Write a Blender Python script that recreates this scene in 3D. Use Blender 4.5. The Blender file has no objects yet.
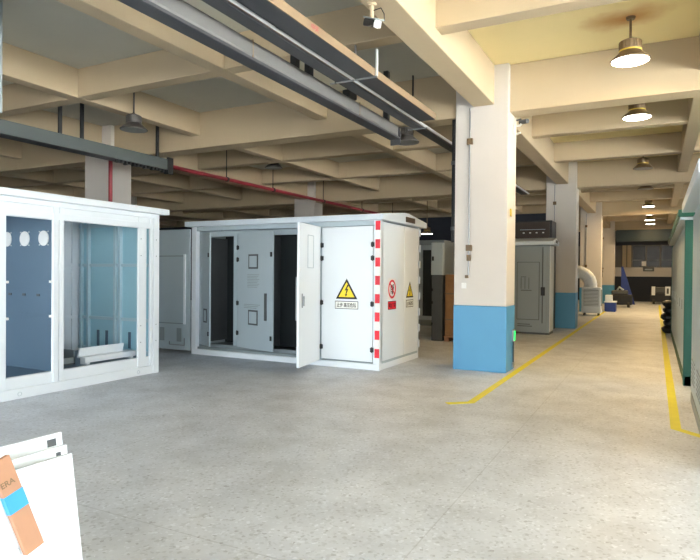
import bpy, math, random
from mathutils import Vector, Matrix
random.seed(7)
SC = bpy.context.scene
COL = SC.collection
R = math.radians

# ------------------------------------------------------------------ camera
FPX, YAW, PIT, ROL, CAMH = 589.6, R(27.42), R(-.574), R(.494), 1.55
fw = Vector((-math.sin(YAW)*math.cos(PIT), math.cos(YAW)*math.cos(PIT), math.sin(PIT)))
rt = Vector((math.cos(YAW), math.sin(YAW), 0))
up = rt.cross(fw)
rt, up = math.cos(ROL)*rt + math.sin(ROL)*up, -math.sin(ROL)*rt + math.cos(ROL)*up
cam = bpy.data.cameras.new('camera')
cam.sensor_fit = 'HORIZONTAL'; cam.sensor_width = 36; cam.lens = 36*FPX/700
cam.clip_start = .05; cam.clip_end = 300
camo = bpy.data.objects.new('camera', cam); COL.objects.link(camo)
camo.matrix_world = Matrix(((rt.x, up.x, -fw.x, 0), (rt.y, up.y, -fw.y, 0), (rt.z, up.z, -fw.z, CAMH), (0, 0, 0, 1)))
SC.camera = camo

# ------------------------------------------------------------------ daylight, exposure
W = bpy.data.worlds.new('overcast_sky'); SC.world = W; W.use_nodes = True
W.node_tree.nodes['Background'].inputs[0].default_value = (.86, .94, 1.0, 1)
W.node_tree.nodes['Background'].inputs[1].default_value = 6.0
SC.view_settings.view_transform = 'Standard'
SC.view_settings.look = 'None'
SC.view_settings.exposure = 0.8
SC.view_settings.gamma = 1
SC.view_settings.use_curve_mapping = False

sun = bpy.data.lights.new('sun', 'SUN'); sun.energy = 150; sun.angle = R(1.5); sun.color = (1, .97, .92)
suno = bpy.data.objects.new('sun', sun); COL.objects.link(suno); suno.location = (-20, 5, 30)
suno.rotation_euler = Vector((.64, -.10, -.76)).to_track_quat('-Z', 'Y').to_euler()
def portal(name, loc, rot, sx, sy):
    l = bpy.data.lights.new(name, 'AREA'); l.shape = 'RECTANGLE'; l.size = sx; l.size_y = sy
    l.cycles.is_portal = True
    o = bpy.data.objects.new(name, l); COL.objects.link(o); o.location = loc; o.rotation_euler = rot
XR, YB = 7.2, -3.4          # right wall, wall behind the camera
GATES = [(-10.0, -3.9), (-3.4, 6.2)]; GH = 3.0
WINS = [(-3.1, 1.5), (2.0, 6.6), (7.1, 10.6)]; SIDE = [(18.2, 19.6), (22.6, 24.0), (27.0, 28.4)]
for a, b in GATES:
    portal('gate_daylight', ((a+b)/2, YB-.12, GH/2), (R(90), 0, R(0)), b-a, GH)
for a, b in SIDE:
    portal('window_daylight', (XR+.12, (a+b)/2, 1.95), (R(90), 0, R(90)), b-a, 2.1)
for a, b in WINS:
    portal('window_daylight', (XR+.12, (a+b)/2, 2.55), (R(90), 0, R(90)), b-a, 3.1)

# ------------------------------------------------------------------ materials
def srgb(r, g, b):
    f = lambda c: (c/255/12.92) if c/255 <= .04045 else ((c/255+.055)/1.055)**2.4
    return (f(r), f(g), f(b), 1)
def mat(name, col, rough=.5, metal=0, var=.06, scale=6, bump=0, emit=0, spec=.5, detail=4):
    m = bpy.data.materials.new(name); m.use_nodes = True
    nt = m.node_tree; b = nt.nodes['Principled BSDF']
    c = srgb(*col)
    tc = nt.nodes.new('ShaderNodeTexCoord')
    n = nt.nodes.new('ShaderNodeTexNoise'); n.inputs['Scale'].default_value = scale; n.inputs['Detail'].default_value = detail
    nt.links.new(tc.outputs['Object'], n.inputs['Vector'])
    mx = nt.nodes.new('ShaderNodeMix'); mx.data_type = 'RGBA'
    mx.inputs[6].default_value = (c[0]*(1-var), c[1]*(1-var), c[2]*(1-var), 1)
    mx.inputs[7].default_value = (min(1, c[0]*(1+var)), min(1, c[1]*(1+var)), min(1, c[2]*(1+var)), 1)
    nt.links.new(n.outputs['Fac'], mx.inputs[0])
    nt.links.new(mx.outputs[2], b.inputs['Base Color'])
    b.inputs['Roughness'].default_value = rough; b.inputs['Metallic'].default_value = metal
    b.inputs['Specular IOR Level'].default_value = spec
    if bump:
        bp = nt.nodes.new('ShaderNodeBump'); bp.inputs['Strength'].default_value = bump; bp.inputs['Distance'].default_value = .01
        nt.links.new(n.outputs['Fac'], bp.inputs['Height']); nt.links.new(bp.outputs[0], b.inputs['Normal'])
    if emit:
        b.inputs['Emission Color'].default_value = c; b.inputs['Emission Strength'].default_value = emit
    return m

M = {}
M['cream'] = mat('cream_wall_paint', (176, 160, 132), .75, var=.05, scale=1.5, bump=.05)
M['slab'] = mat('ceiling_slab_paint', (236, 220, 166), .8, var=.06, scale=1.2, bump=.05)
M['column'] = mat('column_paint', (208, 203, 196), .65, var=.04, scale=2, bump=.04)
M['blue_dado'] = mat('blue_dado_paint', (80, 150, 192), .45, var=.05, scale=3)
M['white'] = mat('white_powder_coat', (232, 238, 242), .38, var=.02, scale=2)
M['white2'] = mat('white_sheet_steel', (225, 232, 238), .4, var=.02, scale=2)
M['skyblue'] = mat('pale_blue_inner_paint', (168, 214, 228), .45, var=.06, scale=2)
M['ribblue'] = mat('pale_rib_paint', (190, 216, 226), .45, var=.04, scale=2)
M['slate'] = mat('slate_blue_inner_paint', (86, 110, 130), .45, var=.08, scale=2)
M['lgrey'] = mat('light_grey_enamel', (176, 190, 196), .42, var=.04, scale=2)
M['mgrey'] = mat('mid_grey_enamel', (140, 150, 152), .45, var=.05, scale=2)
M['roofgrey'] = mat('roof_grey_enamel', (206, 216, 224), .4, var=.03, scale=2)
M['dgrey'] = mat('dark_grey_steel', (78, 82, 84), .5, var=.1, scale=4)
M['gal'] = mat('galvanised_steel', (150, 154, 156), .38, metal=.75, var=.1, scale=9)
M['silver'] = mat('bright_conduit_steel', (226, 228, 230), .35, metal=.1, var=.05)
M['duct'] = mat('grey_duct_paint', (100, 101, 100), .4, var=.08, scale=4, metal=.2)
M['darkduct'] = mat('dark_tray_steel', (50, 52, 56), .5, var=.1, scale=4)
M['tan'] = mat('tan_tray_side', (122, 104, 80), .6, var=.1, scale=3)
M['black'] = mat('black_plastic', (26, 28, 30), .5, var=.15, scale=8)
M['dark'] = mat('dark_interior_enamel', (40, 46, 48), .5, var=.1, scale=3)
M['red'] = mat('red_reflective_tape', (222, 22, 46), .4, var=.04)
M['redpipe'] = mat('red_pipe_paint', (132, 34, 44), .45, var=.1)
M['yellow'] = mat('warning_yellow', (246, 218, 48), .45, var=.03)
M['signwhite'] = mat('sign_white', (236, 236, 232), .5, var=.02)
M['ink'] = mat('black_ink', (20, 20, 20), .6, var=.05)
M['green'] = mat('green_enamel', (8, 84, 70), .45, var=.08, scale=2)
M['teal'] = mat('dark_teal_paint', (8, 32, 40), .6, var=.1)
M['tape'] = mat('yellow_floor_paint', (222, 212, 50), .55, var=.14, scale=5, detail=8)
M['kraft'] = mat('brown_kraft_wrap', (150, 112, 74), .7, var=.25, scale=9, bump=.3)
M['wood'] = mat('raw_wood_strip', (164, 122, 94), .7, var=.12, scale=14)
M['bluetape'] = mat('blue_adhesive_tape', (40, 140, 205), .4, var=.05)
M['brown'] = mat('brown_lamp_housing', (104, 84, 56), .5, var=.1, scale=10)
M['brass'] = mat('yellow_ring', (200, 176, 70), .4, var=.05)
M['plate'] = mat('brown_nameplate', (60, 46, 36), .5, var=.15, scale=30)
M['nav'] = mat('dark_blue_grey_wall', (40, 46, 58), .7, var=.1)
M['royal'] = mat('royal_blue_sheet', (40, 64, 140), .5, var=.08)
M['pane'] = mat('dusty_window_pane', (46, 46, 42), .25, var=.25, scale=2)
M['frame'] = mat('dark_window_frame', (104, 100, 92), .5)
M['exit'] = mat('green_lit_sign', (40, 230, 110), .5, emit=.7)
M['lit'] = mat('lit_lamp_diffuser', (255, 250, 236), .5, emit=9)
M['unlit'] = mat('unlit_lamp_diffuser', (120, 122, 120), .4)
M['hood'] = mat('dark_lamp_hood', (62, 60, 56), .45, var=.1)
M['wallp'] = mat('plain_wall_plaster', (168, 166, 164), .8, var=.08, scale=1)

def floor_material():
    m = bpy.data.materials.new('terrazzo_floor'); m.use_nodes = True
    nt = m.node_tree; b = nt.nodes['Principled BSDF']; L = nt.links.new
    tc = nt.nodes.new('ShaderNodeTexCoord')
    def noise(s, d=3):
        n = nt.nodes.new('ShaderNodeTexNoise'); n.inputs['Scale'].default_value = s; n.inputs['Detail'].default_value = d
        L(tc.outputs['Object'], n.inputs['Vector']); return n.outputs['Fac']
    def ramp(src, stops):
        r = nt.nodes.new('ShaderNodeValToRGB'); e = r.color_ramp.elements
        e[0].position, e[0].color = stops[0]; e[1].position, e[1].color = stops[-1]
        for s in stops[1:-1]:
            x = e.new(s[0]); x.color = s[1]
        L(src, r.inputs[0]); return r.outputs[0]
    def mul(a, c2):
        x = nt.nodes.new('ShaderNodeMix'); x.data_type = 'RGBA'; x.blend_type = 'MULTIPLY'; x.inputs[0].default_value = 1
        L(a, x.inputs[6]); L(c2, x.inputs[7]); return x.outputs[2]
    g = lambda v: (v, v, v, 1)
    base = ramp(noise(.35, 6), [(.3, srgb(194, 199, 207)), (.7, srgb(209, 214, 222))])
    v = nt.nodes.new('ShaderNodeTexVoronoi'); v.inputs['Scale'].default_value = 55; v.feature = 'F1'
    L(tc.outputs['Object'], v.inputs['Vector'])
    chips = ramp(v.outputs['Color'], [(.05, g(.66)), (.3, g(.98)), (.75, g(1)), (.95, g(1.22))])
    blot = ramp(noise(2.2, 8), [(.35, g(.86)), (.6, g(1.04))])
    stain = ramp(noise(.9, 10), [(.28, g(.80)), (.42, g(1.0))])
    # hairline joints every 3 m
    sep = nt.nodes.new('ShaderNodeSeparateXYZ'); L(tc.outputs['Object'], sep.inputs[0])
    col = mul(mul(mul(base, chips), blot), stain)
    for k, off in ((0, 1.2), (1, .35)):
        a = nt.nodes.new('ShaderNodeMath'); a.operation = 'ADD'; a.inputs[1].default_value = off + 300; L(sep.outputs[k], a.inputs[0])
        p = nt.nodes.new('ShaderNodeMath'); p.operation = 'PINGPONG'; p.inputs[1].default_value = 1.5; L(a.outputs[0], p.inputs[0])
        col = mul(col, ramp(p.outputs[0], [(0, g(.72)), (.006, g(1))]))
    L(col, b.inputs['Base Color'])
    rr = nt.nodes.new('ShaderNodeMapRange'); L(noise(3, 6), rr.inputs[0])
    rr.inputs[3].default_value = .34; rr.inputs[4].default_value = .58
    L(rr.outputs[0], b.inputs['Roughness'])
    bp = nt.nodes.new('ShaderNodeBump'); bp.inputs['Strength'].default_value = .08; bp.inputs['Distance'].default_value = .004
    L(noise(40, 4), bp.inputs['Height']); L(bp.outputs[0], b.inputs['Normal'])
    return m
M['floor'] = floor_material()

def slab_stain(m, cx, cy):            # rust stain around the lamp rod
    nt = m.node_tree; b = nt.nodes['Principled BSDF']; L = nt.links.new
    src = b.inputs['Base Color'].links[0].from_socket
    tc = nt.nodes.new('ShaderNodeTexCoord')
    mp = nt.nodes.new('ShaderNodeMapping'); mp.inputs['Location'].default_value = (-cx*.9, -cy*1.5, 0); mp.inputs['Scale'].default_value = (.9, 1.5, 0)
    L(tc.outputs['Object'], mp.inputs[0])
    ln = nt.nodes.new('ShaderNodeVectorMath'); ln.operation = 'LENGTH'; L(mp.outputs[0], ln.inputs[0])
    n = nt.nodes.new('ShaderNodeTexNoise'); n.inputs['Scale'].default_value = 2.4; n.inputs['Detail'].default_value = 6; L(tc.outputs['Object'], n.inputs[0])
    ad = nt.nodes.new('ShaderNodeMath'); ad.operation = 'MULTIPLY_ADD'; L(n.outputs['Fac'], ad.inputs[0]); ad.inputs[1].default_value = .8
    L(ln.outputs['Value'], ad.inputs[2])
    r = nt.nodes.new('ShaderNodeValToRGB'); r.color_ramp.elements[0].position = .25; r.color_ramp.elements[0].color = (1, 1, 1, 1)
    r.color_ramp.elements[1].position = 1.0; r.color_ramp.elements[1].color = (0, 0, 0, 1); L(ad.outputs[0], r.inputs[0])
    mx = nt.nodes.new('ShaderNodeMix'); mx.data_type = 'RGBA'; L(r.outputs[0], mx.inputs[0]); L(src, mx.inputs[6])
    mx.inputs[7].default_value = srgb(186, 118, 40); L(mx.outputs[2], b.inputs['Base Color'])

# ------------------------------------------------------------------ mesh helpers
def wloc(o):
    v = Vector((0, 0, 0))
    while o is not None:
        v = v + o.location; o = o.parent
    return v
class MB:
    def __init__(s, m=None): s.v = []; s.f = []; s.m = m or Matrix.Identity(4)
    def add(s, vs, fs):
        n = len(s.v); s.v += [s.m @ Vector(v) for v in vs]; s.f += [tuple(i+n for i in f) for f in fs]; return s
    def box(s, x0, x1, y0, y1, z0, z1):
        return s.add([(x0, y0, z0), (x1, y0, z0), (x1, y1, z0), (x0, y1, z0), (x0, y0, z1), (x1, y0, z1), (x1, y1, z1), (x0, y1, z1)],
                     [(0, 3, 2, 1), (4, 5, 6, 7), (0, 1, 5, 4), (1, 2, 6, 5), (2, 3, 7, 6), (3, 0, 4, 7)])
    def prism(s, pts, vec):            # planar polygon pts (3-D) extruded along vec
        n = len(pts); q = [Vector(p)+Vector(vec) for p in pts]
        return s.add([tuple(p) for p in pts]+[tuple(p) for p in q],
                     [tuple(range(n-1, -1, -1)), tuple(range(n, 2*n))]+[(i, (i+1) % n, n+(i+1) % n, n+i) for i in range(n)])
    def tube(s, path, r, n=10, caps=True):
        P = [Vector(p) for p in path]; rs = r if isinstance(r, (list, tuple)) else [r]*len(P)
        vs, fs = [], []
        ref = None
        for i, p in enumerate(P):
            d = (P[min(i+1, len(P)-1)]-P[max(i-1, 0)]).normalized()
            if ref is None or abs(ref.dot(d)) > .98:
                ref = Vector((0, 0, 1)) if abs(d.z) < .9 else Vector((1, 0, 0))
            a = d.cross(ref).normalized(); b = a.cross(d).normalized(); ref = b
            for k in range(n):
                t = 2*math.pi*k/n; vs.append(tuple(p+rs[i]*(math.cos(t)*a+math.sin(t)*b)))
        for i in range(len(P)-1):
            for k in range(n):
                fs.append((i*n+k, i*n+(k+1) % n, (i+1)*n+(k+1) % n, (i+1)*n+k))
        if caps:
            fs.append(tuple(range(n-1, -1, -1))); fs.append(tuple((len(P)-1)*n+k for k in range(n)))
        return s.add(vs, fs)
    def disc(s, c, nrm, r, t=.004, n=24, ry=None):      # thin round plate
        c = Vector(c); nrm = Vector(nrm).normalized()
        return s.tube([c, c+nrm*t], r, n)
    def lathe(s, c, prof, n=24):       # prof: (radius, z)
        c = Vector(c); vs, fs = [], []
        for r, z in prof:
            for k in range(n):
                t = 2*math.pi*k/n; vs.append((c.x+r*math.cos(t), c.y+r*math.sin(t), c.z+z))
        for i in range(len(prof)-1):
            for k in range(n):
                fs.append((i*n+k, i*n+(k+1) % n, (i+1)*n+(k+1) % n, (i+1)*n+k))
        fs.append(tuple(range(n-1, -1, -1))); fs.append(tuple((len(prof)-1)*n+k for k in range(n)))
        return s.add(vs, fs)
    def ring(s, c, ax, r0, r1, t, n=28):   # flat annulus; ax = (u, v, normal)
        u, v, w = [Vector(a) for a in ax]; c = Vector(c); vs, fs = [], []
        for z in (0, t):
            for r in (r0, r1):
                for k in range(n):
                    a = 2*math.pi*k/n; vs.append(tuple(c+r*(math.cos(a)*u+math.sin(a)*v)+z*w))
        for k in range(n):
            j = (k+1) % n
            fs += [(2*n+k, 3*n+k, 3*n+j, 2*n+j), (k, j, n+j, n+k), (n+k, n+j, 3*n+j, 3*n+k), (k, 2*n+k, 2*n+j, j)]
        return s.add(vs, fs)
    def build(s, name, m, parent=None, bevel=0, smooth=False):
        off = wloc(parent) if parent else Vector((0, 0, 0))
        me = bpy.data.meshes.new(name); me.from_pydata([tuple(v-off) for v in s.v], [], s.f); me.update()
        me.materials.append(M[m] if isinstance(m, str) else m)
        o = bpy.data.objects.new(name, me); COL.objects.link(o)
        if parent: o.parent = parent
        if smooth:
            for p in me.polygons: p.use_smooth = True
            try: me.set_sharp_from_angle(angle=R(35))
            except Exception: pass
        if bevel:
            b = o.modifiers.new('bevel', 'BEVEL'); b.width = bevel; b.segments = 2; b.limit_method = 'ANGLE'
        return o
def B(*a): return MB().box(*a)
def tag(o, label, cat, group=None):
    o['label'] = label; o['category'] = cat
    if group: o['group'] = group
    return o
def struct(o): o['kind'] = 'structure'; return o
def thing(name, label, cat, loc, group=None):
    o = bpy.data.objects.new(name, None); COL.objects.link(o); o.location = loc; o.empty_display_size = .2
    return tag(o, label, cat, group)
def rotz_about(x, y, ang): return Matrix.Translation((x, y, 0)) @ Matrix.Rotation(ang, 4, 'Z') @ Matrix.Translation((-x, -y, 0))
def frame(origin, u, v):            # matrix: local x->u, y->v, z->u×v
    u, v = Vector(u).normalized(), Vector(v).normalized(); w = u.cross(v); o = Vector(origin)
    return Matrix(((u.x, v.x, w.x, o.x), (u.y, v.y, w.y, o.y), (u.z, v.z, w.z, o.z), (0, 0, 0, 1)))
def lettering(body, width, mtx, m, parent, name='lettering', height=None):
    c = bpy.data.curves.new('text', 'FONT'); c.body = body; c.align_x = 'CENTER'; c.align_y = 'CENTER'; c.offset = .018
    t = bpy.data.objects.new('text', c); COL.objects.link(t); bpy.context.view_layer.update()
    me = t.evaluated_get(bpy.context.evaluated_depsgraph_get()).to_mesh()
    vs = [v.co.copy() for v in me.vertices]; fs = [tuple(p.vertices) for p in me.polygons]
    bpy.data.objects.remove(t); bpy.data.curves.remove(c)
    x0, x1 = min(v.x for v in vs), max(v.x for v in vs); y0, y1 = min(v.y for v in vs), max(v.y for v in vs)
    sx = width/(x1-x0); sy = height/(y1-y0) if height else sx
    b = MB(mtx); b.add([((v.x-(x0+x1)/2)*sx, (v.y-(y0+y1)/2)*sy, 0) for v in vs], fs)
    return b.build(name, m, parent)

# ------------------------------------------------------------------ floor, ceiling, walls
XL, YF, ZS = -29.8, 41.0, 4.9
floor = struct(B(XL-.2, XR+.2, YB-.2, YF+.2, -.2, 0).build('floor', 'floor'))
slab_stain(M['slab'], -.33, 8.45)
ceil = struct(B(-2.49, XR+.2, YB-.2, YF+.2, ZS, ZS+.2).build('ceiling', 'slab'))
M['slab2'] = mat('grey_hall_slab', (186, 184, 170), .85, var=.08, scale=1.2, bump=.05)  # hall-side ceiling tone, greyer and darker than the corridor slab
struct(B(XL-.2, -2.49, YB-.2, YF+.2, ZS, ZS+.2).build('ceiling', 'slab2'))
M['asphalt'] = mat('yard_asphalt', (50, 50, 51), .9, var=.1, scale=1)
M['apron'] = mat('pale_concrete_apron', (208, 208, 206), .85, var=.06, scale=1)
struct(B(-40, XR+.2, YB-40, YB-.2, -.25, -.02).build('ground_yard', 'asphalt'))
struct(B(XR+.2, XR+90, YB-40, YF+40, -.25, -.02).build('ground_apron', 'apron'))
PY = [.7+9*k for k in range(5)]                       # column lines along the hall
PX = [-2.49-9*k for k in range(-1, 4)]                # column lines across
for y in PY:
    B(XL, XR, y-.2, y+.2, 4.15, ZS).build('beam', 'cream', ceil, .012)
for k in range(-1, 16):
    y = .7+3*k
    if k % 3 and y < YF: B(XL, XR, y-.12, y+.12, 4.43, ZS).build('beam', 'cream', ceil, .012)
for x in PX:
    if x < 6: B(x-.17, x+.17, YB, YF, 4.27, ZS).build('beam', 'cream', ceil, .012)
x = .61
for x in (3.6, .61, -5.56, -8.62, -14.5, -17.5, -23.5, -26.5):
    B(x-.121, x+.121, YB, YF, 4.422, ZS).build('beam', 'cream', ceil, .012)

def wall(name, axis, pos, t, lo, hi, z1, holes, m):
    b = MB(); cur = lo
    def blk(a, c, za, zb):
        if c-a > 1e-4 and zb-za > 1e-4:
            b.box(a, c, pos, pos+t, za, zb) if axis == 'y' else b.box(pos, pos+t, a, c, za, zb)
    for a, c, za, zb in holes:
        blk(cur, a, 0, z1); blk(a, c, 0, za); blk(a, c, zb, z1); cur = c
    blk(cur, hi, 0, z1)
    return struct(b.build(name, m))
wall('wall_back', 'y', YB-.2, .2, XL-.2, XR+.2, ZS, [(a, b, 0, GH) for a, b in GATES], 'wallp')
wall('wall_right', 'x', XR, .2, YB, YF, ZS, [(a, b, 1.0, 4.2) for a, b in WINS]+[(a, b, .9, 3.0) for a, b in SIDE], 'wallp')
wall('wall_left', 'x', XL-.2, .2, YB, YF, ZS, [], 'nav')
wf = wall('wall_far', 'y', YF, .2, XL, XR, ZS, [], 'nav')
wall('wall_added_dark', 'y', 25.2, .2, XL, -3.2, 4.12, [], 'nav')  # added wall across the hall, cuts bounce light and darkens its depth
n = 0
for a, b in WINS+SIDE:
    n += 1; zt = 4.2 if (a, b) in WINS else 3.0
    w = MB()
    for k in range(5):
        yy = a+(b-a)*k/4; w.box(XR+.06, XR+.12, yy-.03, yy+.03, 1.0 if zt > 4 else .9, zt)
    for zz in (1.03 if zt > 4 else .93, 2.4, zt-.03): w.box(XR+.06, XR+.12, a, b, zz-.03, zz+.03)
    struct(w.build('window_%d' % n, 'frame'))

# far end of the corridor
struct(B(-11, 6.4, YF-.06, YF-.005, 1.55, 2.12).build('trim_1', 'column'))
WX0, WX1 = -1.32, 1.0
fwn = struct(MB().box(WX0-5, 6.4, YF-.05, YF-.006, 2.12, 3.5).build('window_%d' % (n+1), 'frame'))
k = 0
xx = WX0
while xx < 5.6:
    for z0, z1 in ((2.16, 2.56), (2.6, 3.46)):
        B(xx+.03, xx+.72, YF-.07, YF-.045, z0, z1).build('pane', 'pane', fwn)
    xx += .78
for cx in (-1.5, -1.78):
    B(cx-.11, cx+.11, YF-.2, YF-.07, 2.12, 3.5).build('curtain', 'cream', fwn)
struct(B(-2.0, 6.6, 36.2, 36.5, 3.5, 4.14).build('trim_2', 'teal'))

# ------------------------------------------------------------------ floor markings
def strip(path, w):
    b = MB(); pts = [Vector((p[0], p[1], 0)) for p in path]; L, Rr = [], []
    for i, p in enumerate(pts):
        d0 = (pts[i]-pts[i-1]).normalized() if i else None
        d1 = (pts[i+1]-pts[i]).normalized() if i < len(pts)-1 else None
        d = ((d0 or d1)+(d1 or d0)).normalized(); q = Vector((-d.y, d.x, 0))*w/2
        L.append(p+q); Rr.append(p-q)
    for i in range(len(pts)-1):
        b.prism([L[i], Rr[i], Rr[i+1], L[i+1]][::-1], (0, 0, .003))
    return b
tag(strip([(-2.22, 6.84), (-1.98, 7.04), (-1.98, 38)], .105).build('floor_line', 'tape'), 'yellow painted floor line running along the foot of the blue-based columns', 'floor marking')
tag(strip([(.62, 6.45), (.2, 6.86), (.19, 36)], .105).build('floor_line', 'tape'), 'yellow painted floor line running along the foot of the green kiosk', 'floor marking')

# ------------------------------------------------------------------ columns
def column(cx, y0, label, cond=False, group=None):
    t = thing('column', label, 'column', (cx, y0+.3, 0), group)
    B(cx-.43, cx+.43, y0, y0+.6, 1.055, 4.9 if cx < -3 else 4.9).build('shaft', 'column', t, .015)
    B(cx-.434, cx+.434, y0-.004, y0+.604, 0, 1.055).build('painted_base', 'blue_dado', t, .012)
    return t
COLS = [
    (-2.52, 9.4, 'thick cream column with blue base beside the yellow-signed white kiosk, conduit on its front'),
    (-2.52, 18.4, 'cream column with blue base directly behind the tall grey cabinet'),
    (-2.52, 27.4, 'cream column with blue base just behind the white air cooler'),
    (-2.52, 36.4, 'far cream column with blue base beside the dark lintel of the corridor'),
]
cobs = [column(*c) for c in COLS]
for i, (cx, y0, _) in enumerate(COLS):
    t = cobs[i]
    # conduit on the front face with clamps and a dangling end
    xs = cx-.18
    c = MB().tube([(xs, y0-.025, 4.25), (xs, y0-.025, 1.55)], .014, 8).build('conduit', 'gal', t)
    for z in (3.71, 1.99): B(xs-.045, xs+.05, y0-.055, y0-.004, z-.05, z+.05).build('conduit_clamp', 'brown', c, .006)
    B(xs-.03, xs+.03, y0-.05, y0-.004, 1.78, 1.88).build('junction', 'brown', c, .006)
    B(xs-.06, xs+.0, y0-.03, y0-.004, 1.5, 1.55).build('conduit_end', 'brown', c, .004)
    # lit exit sign and its socket on the corridor face
    xr = cx+.43
    if i in (1, 2): continue
    s = B(xr, xr+.035, y0+.4, y0+.52, .46, .66).build('exit_sign', 'gal', t, .006)
    B(xr+.035, xr+.04, y0+.41, y0+.51, .48, .64).build('lit_face', 'exit', s)
    if i == 0:
        MB().tube([(xr+.015, y0+.48, .46), (xr+.015, y0+.48, .06)], .012, 6).build('cable', 'dgrey', t)
        B(xr, xr+.03, y0+.4, y0+.5, .04, .12).build('socket', 'gal', t, .005)
        B(xr, xr+.02, y0+.16, y0+.24, 2.5, 2.62).build('wall_plate', 'brass', t, .004)
        B(cx-.30, cx-.22, y0-.012, y0, 1.33, 1.42).build('blank_plate', 'signwhite', t, .004)
# columns of the far row in the dim hall
FAR = [(-11.46, .4, None), (-11.46, 9.4, 'pale column with a red pipe down its face, rising behind the open white booth'),
       (-11.46, 18.4, 'pale column rising just behind the roof of the white kiosk')]
for cx, y0, lab in FAR[1:]:
    column(cx, y0, lab)
for cx in (-20.5, -29.0):
    for y0 in (9.4, 18.4):
        column(cx, y0, 'pale column standing deep in the unlit side of the hall', group='columns in the unlit side of the hall')
# dark downpipe behind the first column
p = thing('vertical_duct', 'black vertical cable duct hanging close behind the thick cream column', 'duct', (-3.02, 9.62, 2.1))
MB().tube([(-3.02, 9.62, 2.1), (-3.02, 9.62, 4.15)], .055, 12).build('pipe', 'black', p, smooth=True)
for z in (2.3, 3.4): MB().tube([(-3.02, 9.62, z), (-3.02, 9.62, z+.06)], .066, 12).build('collar', 'dgrey', p)

# ------------------------------------------------------------------ white kiosk with warning signs
KX0, KX1, KY0, KY1 = -7.87, -3.92, 8.6, 10.35
K = thing('kiosk_substation', 'white steel kiosk with doors swung open and yellow lightning-bolt warning triangles', 'kiosk', ((KX0+KX1)/2, (KY0+KY1)/2, 0))
B(KX0, KX1, KY0, KY1, 0, .1).build('plinth', 'white', K, .008)
B(KX0+.03, KX1-.03, KY0+.05, KY1-.03, .1, .14).build('floor_pan', 'mgrey', K)
B(KX0, KX1, KY1-.04, KY1, .1, 2.4).build('back_panel', 'white', K)
B(KX0, KX0+.04, KY0+.1, KY1-.04, .1, 2.4).build('end_panel', 'lgrey', K)
for a, b in ((KY0+.06, 9.61), (9.625, KY1-.05)):
    B(KX1-.04, KX1, a, b, .14, 2.4).build('end_panel', 'white', K, .006)
B(KX1-.05, KX1-.006, KY0+.05, KY1-.04, .1, 2.4).build('end_backing', 'lgrey', K)
for x0, x1 in ((KX0, KX0+.11), (-4.035, KX1)):
    B(x0, x1, KY0, KY0+.1, .1, 2.42).build('corner_post', 'white', K, .006)
B(KX1-.06, KX1, KY1-.05, KY1, .1, 2.42).build('corner_post', 'white', K, .006)
B(KX0+.11, -4.035, KY0+.01, KY0+.1, 2.34, 2.42).build('header', 'lgrey', K, .005)
B(-5.06, -5.0, KY0+.02, KY0+.1, .1, 2.34).build('door_post', 'lgrey', K, .004)
# gable roof with overhang
rx0, rx1, ry0, ry1 = -7.96, -3.83, 8.5, 10.5
ym = (ry0+ry1)/2
rf = MB().prism([(rx0, ry0, 2.42), (rx0, ry0, 2.515), (rx0, ym-.1, 2.61), (rx0, ym+.1, 2.61), (rx0, ry1, 2.515), (rx0, ry1, 2.42)][::-1], (rx1-rx0, 0, 0)).build('roof', 'roofgrey', K, .006)
np_ = B(rx1, rx1+.012, 9.45, 9.86, 2.455, 2.545).build('nameplate', 'plate', rf)
# reflective tape blocks
for k in range(8):
    zc = 2.335-.294*k
    B(KX1-.085, KX1-.002, KY0-.004, KY0, zc-.073, zc+.073).build('tape_block', 'red', K)
    B(KX1-.085, KX1-.002, KY0-.003, KY0, zc-.22, zc-.074).build('tape_block', 'signwhite', K) if k < 7 else None
    B(KX1-.02, KX1+.02, KY1-.02, KY1+.012, zc-.075, zc+.06).build('hinge', 'white', K, .004)
def hinge(x, y, z, par, m=None):
    b = MB(m); b.box(x-.028, x+.028, y-.022, y, z-.035, z+.035); b.tube([(x, y-.018, z-.045), (x, y-.018, z+.045)], .012, 8)
    return b.build('hinge', 'black', par, .003)
# door closed (right)
d3 = B(-4.99, -4.045, KY0-.012, KY0+.03, .13, 2.33).build('door', 'white', K, .008)
for z in (2.03, 1.81, 1.07, .33):
    hinge(-4.045, KY0-.012, z, d3); hinge(-4.985, KY0-.012, z, d3)
# door swung towards the aisle
m2 = rotz_about(-5.02, 8.58, R(100))
d2 = MB(m2).box(-5.96, -5.02, 8.57, 8.61, .1, 2.34).build('door', 'white', K, .006)
b = MB(m2)       # shallow pocket frame on the face seen
fy = 8.57
for a in ((-5.62, -5.36, 1.64, 1.65), (-5.62, -5.36, 2.16, 2.17), (-5.62, -5.61, 1.65, 2.16), (-5.37, -5.36, 1.65, 2.16)):
    b.box(a[0], a[1], 8.565, 8.57, a[2], a[3])
b.build('pocket_frame', 'lgrey', d2)
b = MB(m2); b.box(-5.86, -5.82, 8.56, 8.57, 1.02, 1.24); b.box(-5.855, -5.825, 8.53, 8.56, 1.05, 1.2); b.box(-5.80, -5.76, 8.562, 8.57, 1.1, 1.15)
b.build('handle', 'gal', d2, .004)
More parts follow.
